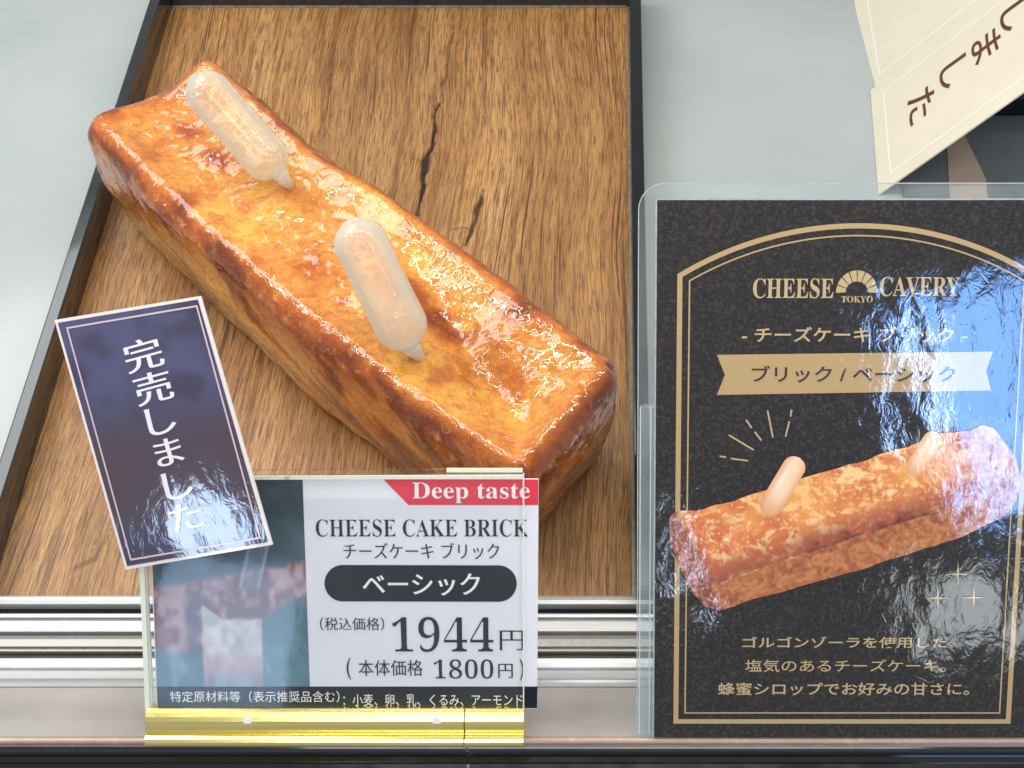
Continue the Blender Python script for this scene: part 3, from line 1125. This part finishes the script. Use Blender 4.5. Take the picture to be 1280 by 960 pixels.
# ================================================================== laminated poster
po = leaning(1052, 918, 4.92, 11.5)
po.root = empty('menu_poster', 'laminated black and gold poster with an arched frame and a printed cake', 'poster', po.m)
m_pblack = laminate('poster_black', (26, 20, 15), speck=0.7, amp=0.9)
m_gold = laminate('poster_gold', (190, 158, 108), amp=0.9)
m_goldt = laminate('poster_gold_ink', (198, 172, 124), amp=0.9)
m_brownt = laminate('poster_dark_ink', (48, 42, 40), amp=0.9)
um = po.uv(1052, 903)[0]
ul, vb = po.uv(817.5, 921)
vt = po.uv(815, 250)[1]
ur = 2 * um - ul
prism('printed_sheet', [(ul, vb), (ur, vb), (ur, vt), (ul, vt)], 0.0, 0.006, m_pblack, po.root)
# clear pouch round it, rounded corners, its two films fused beyond the paper
m_pouch = clear_sheet('laminating_pouch', (0.95, 0.97, 0.97), 1.2, 0.07, 0.3)
pl_, pt_ = po.uv(797.5, 500)[0], po.uv(815, 229)[1]
prr, pb_ = 2 * um - pl_, vb - 0.01
rc = 0.085
outl = []
for cx_, cy_, s0 in ((prr - rc, pt_ - rc, 0), (pl_ + rc, pt_ - rc, 90)):
    for k in range(13):
        a = R(s0 + 90 * k / 12)
        outl.append((cx_ + rc * math.cos(a), cy_ + rc * math.sin(a)))
outl += [(pl_, pb_), (prr, pb_)]
prism('pouch_film', outl, -0.008, -0.002, m_pouch, po.root)
m_film = plain('fused_film_edge', (176, 186, 186), 0.25, 0, 0.1, 30)
po.ribbon('pouch_rim', outl, 0.0035, m_film, -0.0005, closed=True, px=False)
po.ribbon('paper_rim', [(ul - 0.003, vb), (ul - 0.003, vt + 0.003), (ur, vt + 0.003)], 0.005, m_film, 0.004, px=False)

ZP = 0.0075


def arch(inset, wd, name):
    fl, fv = po.uv(849.8, 344)
    fb = po.uv(1052, 900.6)[1]
    ap = po.uv(1077, 282)[1]
    half = um - fl - inset
    h0 = fv - inset * 0.55
    apx = ap - inset
    sg = apx - h0
    Rr = (half * half + sg * sg) / (2 * sg)
    th = math.asin(half / Rr)
    pts = [(um - half, fb + inset)]
    for k in range(49):
        a = -th + 2 * th * k / 48
        pts.append((um + Rr * math.sin(a), apx - Rr + Rr * math.cos(a)))
    pts.append((um + half, fb + inset))
    po.ribbon(name, pts, wd, m_gold, ZP, closed=True, px=False)


arch(0.0, 0.0165, 'gold_frame')
arch(0.031, 0.0050, 'gold_inner_line')
T = po.text
T('lettering', '𝐂𝐇𝐄𝐄𝐒𝐄', (941, 347.5, 1041.5, 372.6), m_goldt, ZP, wx=0.002, wy=0.0)
T('lettering', '𝐂𝐀𝐕𝐄𝐑𝐘', (1099.3, 345.6, 1199, 370.2), m_goldt, ZP, wx=0.002, wy=0.0)
T('lettering', '𝐓𝐎𝐊𝐘𝐎', (1051, 369.6, 1090.5, 377.6), m_goldt, ZP)
T('lettering', '- チーズケーキ ブリック -', (927, 407.8, 1209, 427.5), m_goldt, ZP, wx=0.014, wy=0.014)
# stone arch emblem
cu_, cv_ = po.uv(1070.4, 364.5)
r1, r2 = 0.0355, 0.066
for k in range(8):
    g0 = -4 + 188 * k / 8 + 1.6
    g1 = -4 + 188 * (k + 1) / 8 - 1.6
    pts = [(cu_ + r2 * math.cos(R(g0 + (g1 - g0) * j / 5)), cv_ + r2 * math.sin(R(g0 + (g1 - g0) * j / 5)) * 1.05) for j in range(6)]
    pts += [(cu_ + r1 * math.cos(R(g1 + (g0 - g1) * j / 5)), cv_ + r1 * math.sin(R(g1 + (g0 - g1) * j / 5)) * 0.95) for j in range(6)]
    po.poly('arch_stone', pts, m_goldt, ZP, px=False)
po.poly('ribbon_banner', [(896, 443), (1240.5, 438.8), (1232, 463), (1238, 487.5), (896, 493), (906, 468)], m_gold, ZP)
T('lettering', 'ブリック / ベーシック', (939.3, 456.3, 1194, 477.3), m_brownt, ZP + 0.0015, wx=0.012, wy=0.010)
for (x0, y0, x1, y1) in ((228, 145, 245, 148), (257, 151, 302, 157), (252, 90, 317, 129), (297, 50, 312, 72), (320, 82, 337, 104), (353, 26, 367, 96), (416, 24, 413, 42), (410, 54, 400, 94)):
    po.ribbon('gold_ray', [(790 + x0 / 2.0878, 500 + y0 / 2.0878), (790 + x1 / 2.0878, 500 + y1 / 2.0878)], 0.0052, m_goldt, ZP)
for sx_, sy_ in ((1048, 603), (978, 686), (1103, 684)):
    c_ = (820 + sx_ / 2.7826, 500 + sy_ / 2.7826)
    pts = []
    for k in range(8):
        rad = 17.5 if k % 2 == 0 else 1.7
        pts.append((c_[0] + rad * math.cos(k * math.pi / 4), c_[1] + rad * math.sin(k * math.pi / 4)))
    po.poly('sparkle', pts, m_goldt, ZP + 0.001)
T('lettering', 'ゴルゴンゾーラを使用した', (928, 794.8, 1183, 809.2), m_goldt, ZP, wx=0.012, wy=0.012)
T('lettering', '塩気のあるチーズケーキ。', (931.3, 823.3, 1182, 839), m_goldt, ZP, wx=0.003, wy=0.003)
T('lettering', '蜂蜜シロップでお好みの甘さに。', (897.3, 852, 1211, 868), m_goldt, ZP, wx=0.010, wy=0.010)

# the printed cake picture: outline as printed, colours as ink
top_o = [(45, 415), (60, 392), (90, 383), (140, 383), (340, 325), (510, 270), (700, 215), (900, 150), (990, 115), (1090, 105), (1130, 88), (1170, 95), (1210, 150), (1250, 200), (1265, 270)]
bot_o = [(45, 430), (50, 500), (90, 600), (130, 670), (170, 715), (215, 730), (340, 690), (520, 640), (700, 590), (900, 525), (1060, 475), (1215, 400), (1255, 340), (1265, 285)]
tx, ty = np.array(top_o, float).T
bx_, by_ = np.array(bot_o, float).T


def spl(x, xs_, ys_):
    return np.interp(x, xs_, ys_)


def pc_xy(u, v):
    x = 45 + u * 1220
    xb = np.clip(x, 45, 1265)
    bxm = np.maximum.accumulate(bx_)
    yt, yb = spl(xb, tx, ty), spl(xb, bxm, by_)
    k = 1 + 0 * x
    wob = (vnoise(x * 0.03, x * 0 + 2, x * 0) - 0.5) * 8
    y = (yt + wob) * (1 - v) + (yb + wob * 0.6) * v
    return x, y


def pc_fn(u, v):
    x, y = pc_xy(u, v)
    px, py = 820 + x / 2.7826, 500 + y / 2.7826
    rv = np.stack([(px - CX) / F, -(py - CY) / F, np.ones_like(px)], 1)
    M = np.array([RT, UPC, FW])
    d = rv @ M
    nn = np.array(po.n)
    t_ = (np.array(po.o - CAM) @ nn) / (d @ nn)
    qq = np.array(CAM) + d * t_[:, None] - np.array(po.o)
    return np.stack([qq @ np.array(po.u), qq @ np.array(po.v), 0 * u + ZP + 0.0015], 1)


def pc_col(u, v):
    x, y = pc_xy(u, v)
    wq = fbm(x / 70, y / 70, x * 0 + 5, 3) * 1.6
    a, b = (x * 0.84 + y * 0.54) / 40 + wq, (y * 0.84 - x * 0.54) / 40 - wq
    n = fbm(a, b, a * 0 + 2, 5)
    n2 = fbm(a * 1.7 + 9, b * 1.7, a * 0 + 7, 4)
    n3 = fbm(a * 4.5, b * 4.5, a * 0 + 3, 3)
    div = np.interp(x, [60, 200, 340, 700, 1030, 1190, 1265], [430, 640, 590, 465, 365, 300, 280])
    base = mixc(np.repeat(lin(208, 108, 60)[None], len(x), 0), lin(240, 156, 84)[None], sm(0.25, 0.75, 0.7 * n + 0.3 * n3))
    n4 = fbm(a * 0.9 + 31, b * 1.2 + 3, a * 0 + 8, 2)
    base = mixc(base, lin(254, 216, 150)[None], sm(0.53, 0.68, 0.75 * n4 + 0.25 * n3) * 0.9)
    base = mixc(base, lin(252, 208, 130)[None], sm(0.54, 0.78, 0.6 * n2 + 0.4 * n3))
    base = mixc(base, lin(250, 214, 158)[None], sm(0.64, 0.80, n3) * 0.8)
    base = mixc(base, lin(150, 74, 52)[None], sm(120, 5, div - y) * (0.4 + n) * 0.95 * (y < div + 1))
    glow = np.exp(-(((x - 480) / 150) ** 2 + ((y - 330) / 70) ** 2)) + 0.8 * np.exp(-(((x - 880) / 110) ** 2 + ((y - 250) / 60) ** 2))
    base = mixc(base, lin(255, 186, 92)[None], np.clip(glow, 0, 1) * 0.55)
    side = sm(-2, 6, y - div)
    sc = mixc(np.repeat(lin(146, 78, 42)[None], len(x), 0), lin(206, 134, 78)[None], sm(0.25, 0.75, 0.5 * n2 + 0.5 * n3))
    base = mixc(base, sc, side)
    lnm = np.exp(-((y - div - 2) / 4) ** 2) * sm(0.40, 0.6, n) * sm(240, 420, x)
    base = mixc(base, lin(58, 30, 22)[None], lnm * 0.85)
    endm = sm(18, -18, x - np.interp(y, [400, 640, 730], [72, 200, 230])) * (1 - side * 0)
    ec = mixc(np.repeat(lin(118, 58, 48)[None], len(x), 0), lin(196, 132, 110)[None], sm(0.45, 0.62, n3))
    base = mixc(base, ec, np.clip(endm, 0, 1) * 0.85)
    base = base * np.array([1.05, 0.98, 0.98])
    far = sm(1000, 1100, x)
    base = mixc(base, mixc(lin(170, 84, 62)[None] + 0 * base, lin(226, 184, 176)[None], sm(0.3, 0.66, 0.5 * n + 0.5 * n3)), far * 0.8)
    return base


m_pphoto = laminate('poster_photo', None, amp=0.9)
o = grid_obj('printed_cake', pc_fn, 330, 110, m_pphoto, po.root, pc_col)
fix_up(o)


def pill(p, q_, r_, n=14):
    p, q_ = np.array(p, float), np.array(q_, float)
    d = (q_ - p) / np.linalg.norm(q_ - p)
    a0_ = math.atan2(d[1], d[0])
    pts = []
    for k in range(n + 1):
        a = a0_ + math.pi / 2 + math.pi * k / n
        pts.append((p[0] + r_ * math.cos(a), p[1] + r_ * math.sin(a)))
    for k in range(n + 1):
        a = a0_ - math.pi / 2 + math.pi * k / n
        pts.append((q_[0] + r_ * 0.9 * math.cos(a), q_[1] + r_ * 0.9 * math.sin(a)))
    return [(820 + a / 2.7826, 500 + b / 2.7826) for a, b in pts]




def printed_pip(p, q_, rad, z):
    p, q_ = np.array(p, float), np.array(q_, float)
    d = (q_ - p) / np.linalg.norm(q_ - p)
    nn_ = np.array([-d[1], d[0]])
    ln = np.linalg.norm(q_ - p) + 2 * rad

    def fn(u, v):
        s_ = u * ln
        e = np.clip(np.minimum(s_, ln - s_), 0, rad)
        hw = np.sqrt(np.maximum(rad ** 2 - (rad - e) ** 2, 0.4))
        xy = (p - d * rad)[None] + d[None] * s_[:, None] + nn_[None] * ((v * 2 - 1) * hw)[:, None]
        return np.array([(*po.uv(820 + a / 2.7826, 500 + b / 2.7826), z) for a, b in xy])

    def cf(u, v):
        k = np.abs(v * 2 - 1)
        n = fbm(u * 4, v * 3, u * 0 + 2, 3)
        c = mixc(np.repeat(lin(255, 218, 178)[None], len(u), 0), lin(240, 172, 124)[None], np.clip(sm(0.3, 1.0, k) * 0.8 + (n - 0.5) * 0.6, 0, 1))
        c = mixc(c, lin(255, 240, 214)[None], np.exp(-(((v - 0.66) / 0.10) ** 2)) * sm(0.1, 0.3, u) * (1 - sm(0.5, 0.75, u)) * 0.7)
        return mixc(c, lin(232, 146, 88)[None], sm(0.6, 1.0, u) * 0.75)
    o = grid_obj('printed_pipette', fn, 40, 15, m_pphoto, po.root, cf)
    fix_up(o)


printed_pip((478, 232), (400, 362), 40, ZP + 0.003)
printed_pip((958, 140), (900, 232), 34, ZP + 0.003)


# acrylic stand whose thick edge shows left of the poster
m_thick = clear_sheet('thick_acrylic', (0.90, 0.94, 0.95), 1.3, 0.10, 0.05)
st = empty('acrylic_stand', 'clear thick acrylic stand behind the black and gold poster', 'sign stand', po.m)
sl = po.uv(800, 700)[0]
box('back_plate', (sl, vb - 0.01, -0.06), (2 * um - sl, vb + 1.15, -0.022), m_thick, st, 0.003)
box('foot', (sl, vb - 0.012, -0.26), (2 * um - sl, vb + 0.11, -0.062), m_thick, st, 0.003)
for u_ in (sl, sl + 0.034):
    box('cut_edge', (u_ - 0.002, vb, -0.0205), (u_ + 0.002, vb + 1.15, -0.0185), m_edge, st)

# ================================================================== cream cards and the dark tray at the upper right
m_cream = plain('cream_card', (226, 218, 196), 0.4, 0, 0.02, 5)
m_cline = plain('white_ink_line', (236, 234, 228), 0.4, 0, 0.01)
m_cink = plain('brown_ink', (96, 52, 30), 0.4, 0, 0.05)
g1_, g2_ = P(1088, 113, -0.025), P(1098, 243, -0.025)
svec = (g2_ - g1_)
Lup = Vector((0, 0, 0)) + RT * 0.756 + UPC * 0.655 - FW * 0.63
Lup = (Lup - svec.normalized() * Lup.dot(svec.normalized())).normalized()
cc1 = Card(g1_, Lup, -svec)     # local x runs up the card, local y from the low edge to the high one
cc1.root = empty('cream_sign_card', 'cream card with brown vertical writing standing at the upper right', 'card', cc1.m)
s_len = svec.length
LC = 1.9
prism('card_sheet', [(0, 0), (0, -s_len), (LC, -s_len), (LC, 0)], -0.008, 0.0, m_cream, cc1.root)
ins = s_len * 0.11
cc1.ribbon('border_line', [(ins, -ins), (LC - ins, -ins), (LC - ins, -s_len + ins), (ins, -s_len + ins)], 0.012, m_cline, 0.001, closed=True, px=False)
for chh, pxy in (('た', (1152, 131)), ('し', (1192, 91)), ('ま', (1233, 58)), ('し', (1269, 19)), ('売', (1309, -16)), ('完', (1350, -52))):
    cc1.glyph('lettering', chh, pxy, 0.235, -math.pi / 2, m_cink, 0.002, 0.014, 0.004, 0.85)
g3_, g4_ = P(1068, 2, -0.025) + Vector((0, 0.0, 0)), P(1097, 114, -0.025)
sv2 = g4_ - g3_
cc2 = Card(g3_ + Vector((0.0, 0.02, 0)), Lup, -sv2)
cc2.root = empty('cream_sign_card', 'blank-looking cream card with white border behind the brown lettered one', 'card', cc2.m)
prism('card_sheet', [(0, 0.3), (0, -sv2.length), (LC, -sv2.length), (LC, 0.3)], -0.008, 0.0, m_cream, cc2.root)
i2 = ins
cc2.ribbon('border_line', [(i2, 0.3 - i2), (LC - i2, 0.3 - i2), (LC - i2, -sv2.length + i2), (i2, -sv2.length + i2)], 0.012, m_cline, 0.001, closed=True, px=False)

m_slate = plain('slate_grey_board', (92, 98, 102), 0.3, 0, 0.06, 3)
m_dark = plain('dark_navy_lacquer', (16, 18, 30), 0.2, 0, 0.1, 6)
m_tanb = plain('tan_patch_tone', (168, 150, 132), 0.5, 0, 0.05, 5)
sl_ = empty('slate_tray', 'dark grey tray behind the cards at the upper right corner', 'tray')
a, b = P(1165, 137, 0.05), P(1120, 320, 0.05)
box('board', (P(1126, 220, 0).x, b.y, -0.028), (a.x + 3.0, a.y, 0.012), m_slate, sl_, 0.004)
box('rim', (a.x + 0.0, a.y + 0.002, -0.028), (a.x + 3.0, a.y + 0.35, 0.12), m_dark, sl_, 0.006)
tb = [P(*p, 0.0135) for p in ((1183, 176), (1206, 170), (1232, 224), (1236, 260), (1188, 260))]  # flat tan shape laid down in place of a blurred reflection
tp = mesh_obj('tan_reflection', [(p.x, p.y, 0.0135) for p in tb] + [(p.x, p.y, 0.018) for p in tb],
              [(4, 3, 2, 1, 0), (5, 6, 7, 8, 9), (0, 1, 6, 5), (1, 2, 7, 6), (2, 3, 8, 7), (3, 4, 9, 8), (4, 0, 5, 9)], m_tanb)
tag(tp, 'tan patch standing in for a reflection on the dark grey tray by the cream cards', 'painted reflection')


# ================================================================== daylight mirrored by the signs (added lamps for sky patches, a stripe and streaks)
def mirror_lamp(name, card_, px, py, dist, wpx, hpx, power, col):
    """an added lamp, placed so that the sheet mirrors it at this pixel"""
    def hit(x, y):
        r = ray(x, y).normalized()
        t_ = (card_.o - CAM).dot(card_.n) / r.dot(card_.n)
        p = CAM + r * t_
        return p, r - card_.n * 2 * r.dot(card_.n)
    p, d = hit(px, py)
    pw, dw = hit(px + wpx / 2, py)
    ph_, dh = hit(px, py + hpx / 2)
    c = p + d * dist
    sx = ((pw + dw * dist) - c).length * 2
    sy = ((ph_ + dh * dist) - c).length * 2
    return lamp(name, c, p, sx, sy, power * sx * sy, col, 60)


mirror_lamp('sky_reflection_lamp', po, 1215, 450, 9, 170, 170, 9, (0.18, 0.42, 0.95))
mirror_lamp('sky_reflection_lamp', po, 1270, 590, 9, 110, 130, 8, (0.24, 0.48, 0.95))
mirror_lamp('white_stripe_lamp', po, 1162, 490, 8.8, 16, 190, 9, (0.85, 0.92, 1.0))  # added lamp for the white stripe mirrored in the poster
mirror_lamp('reflection_lamp', po, 1215, 760, 9, 130, 90, 3, (0.75, 0.82, 0.85))  # added lamp for the grey patch mirrored low on the poster
mirror_lamp('reflection_lamp', po, 857, 700, 9, 12, 120, 8, (0.6, 0.75, 1.0))  # added lamp for the blue streak near the poster's left edge
mirror_lamp('sky_reflection_lamp', hold, 285, 795, 9, 170, 190, 1.5, (0.45, 0.68, 1.0))
mirror_lamp('sky_reflection_lamp', so, 265, 660, 9, 120, 70, 8, (0.55, 0.72, 1.0))
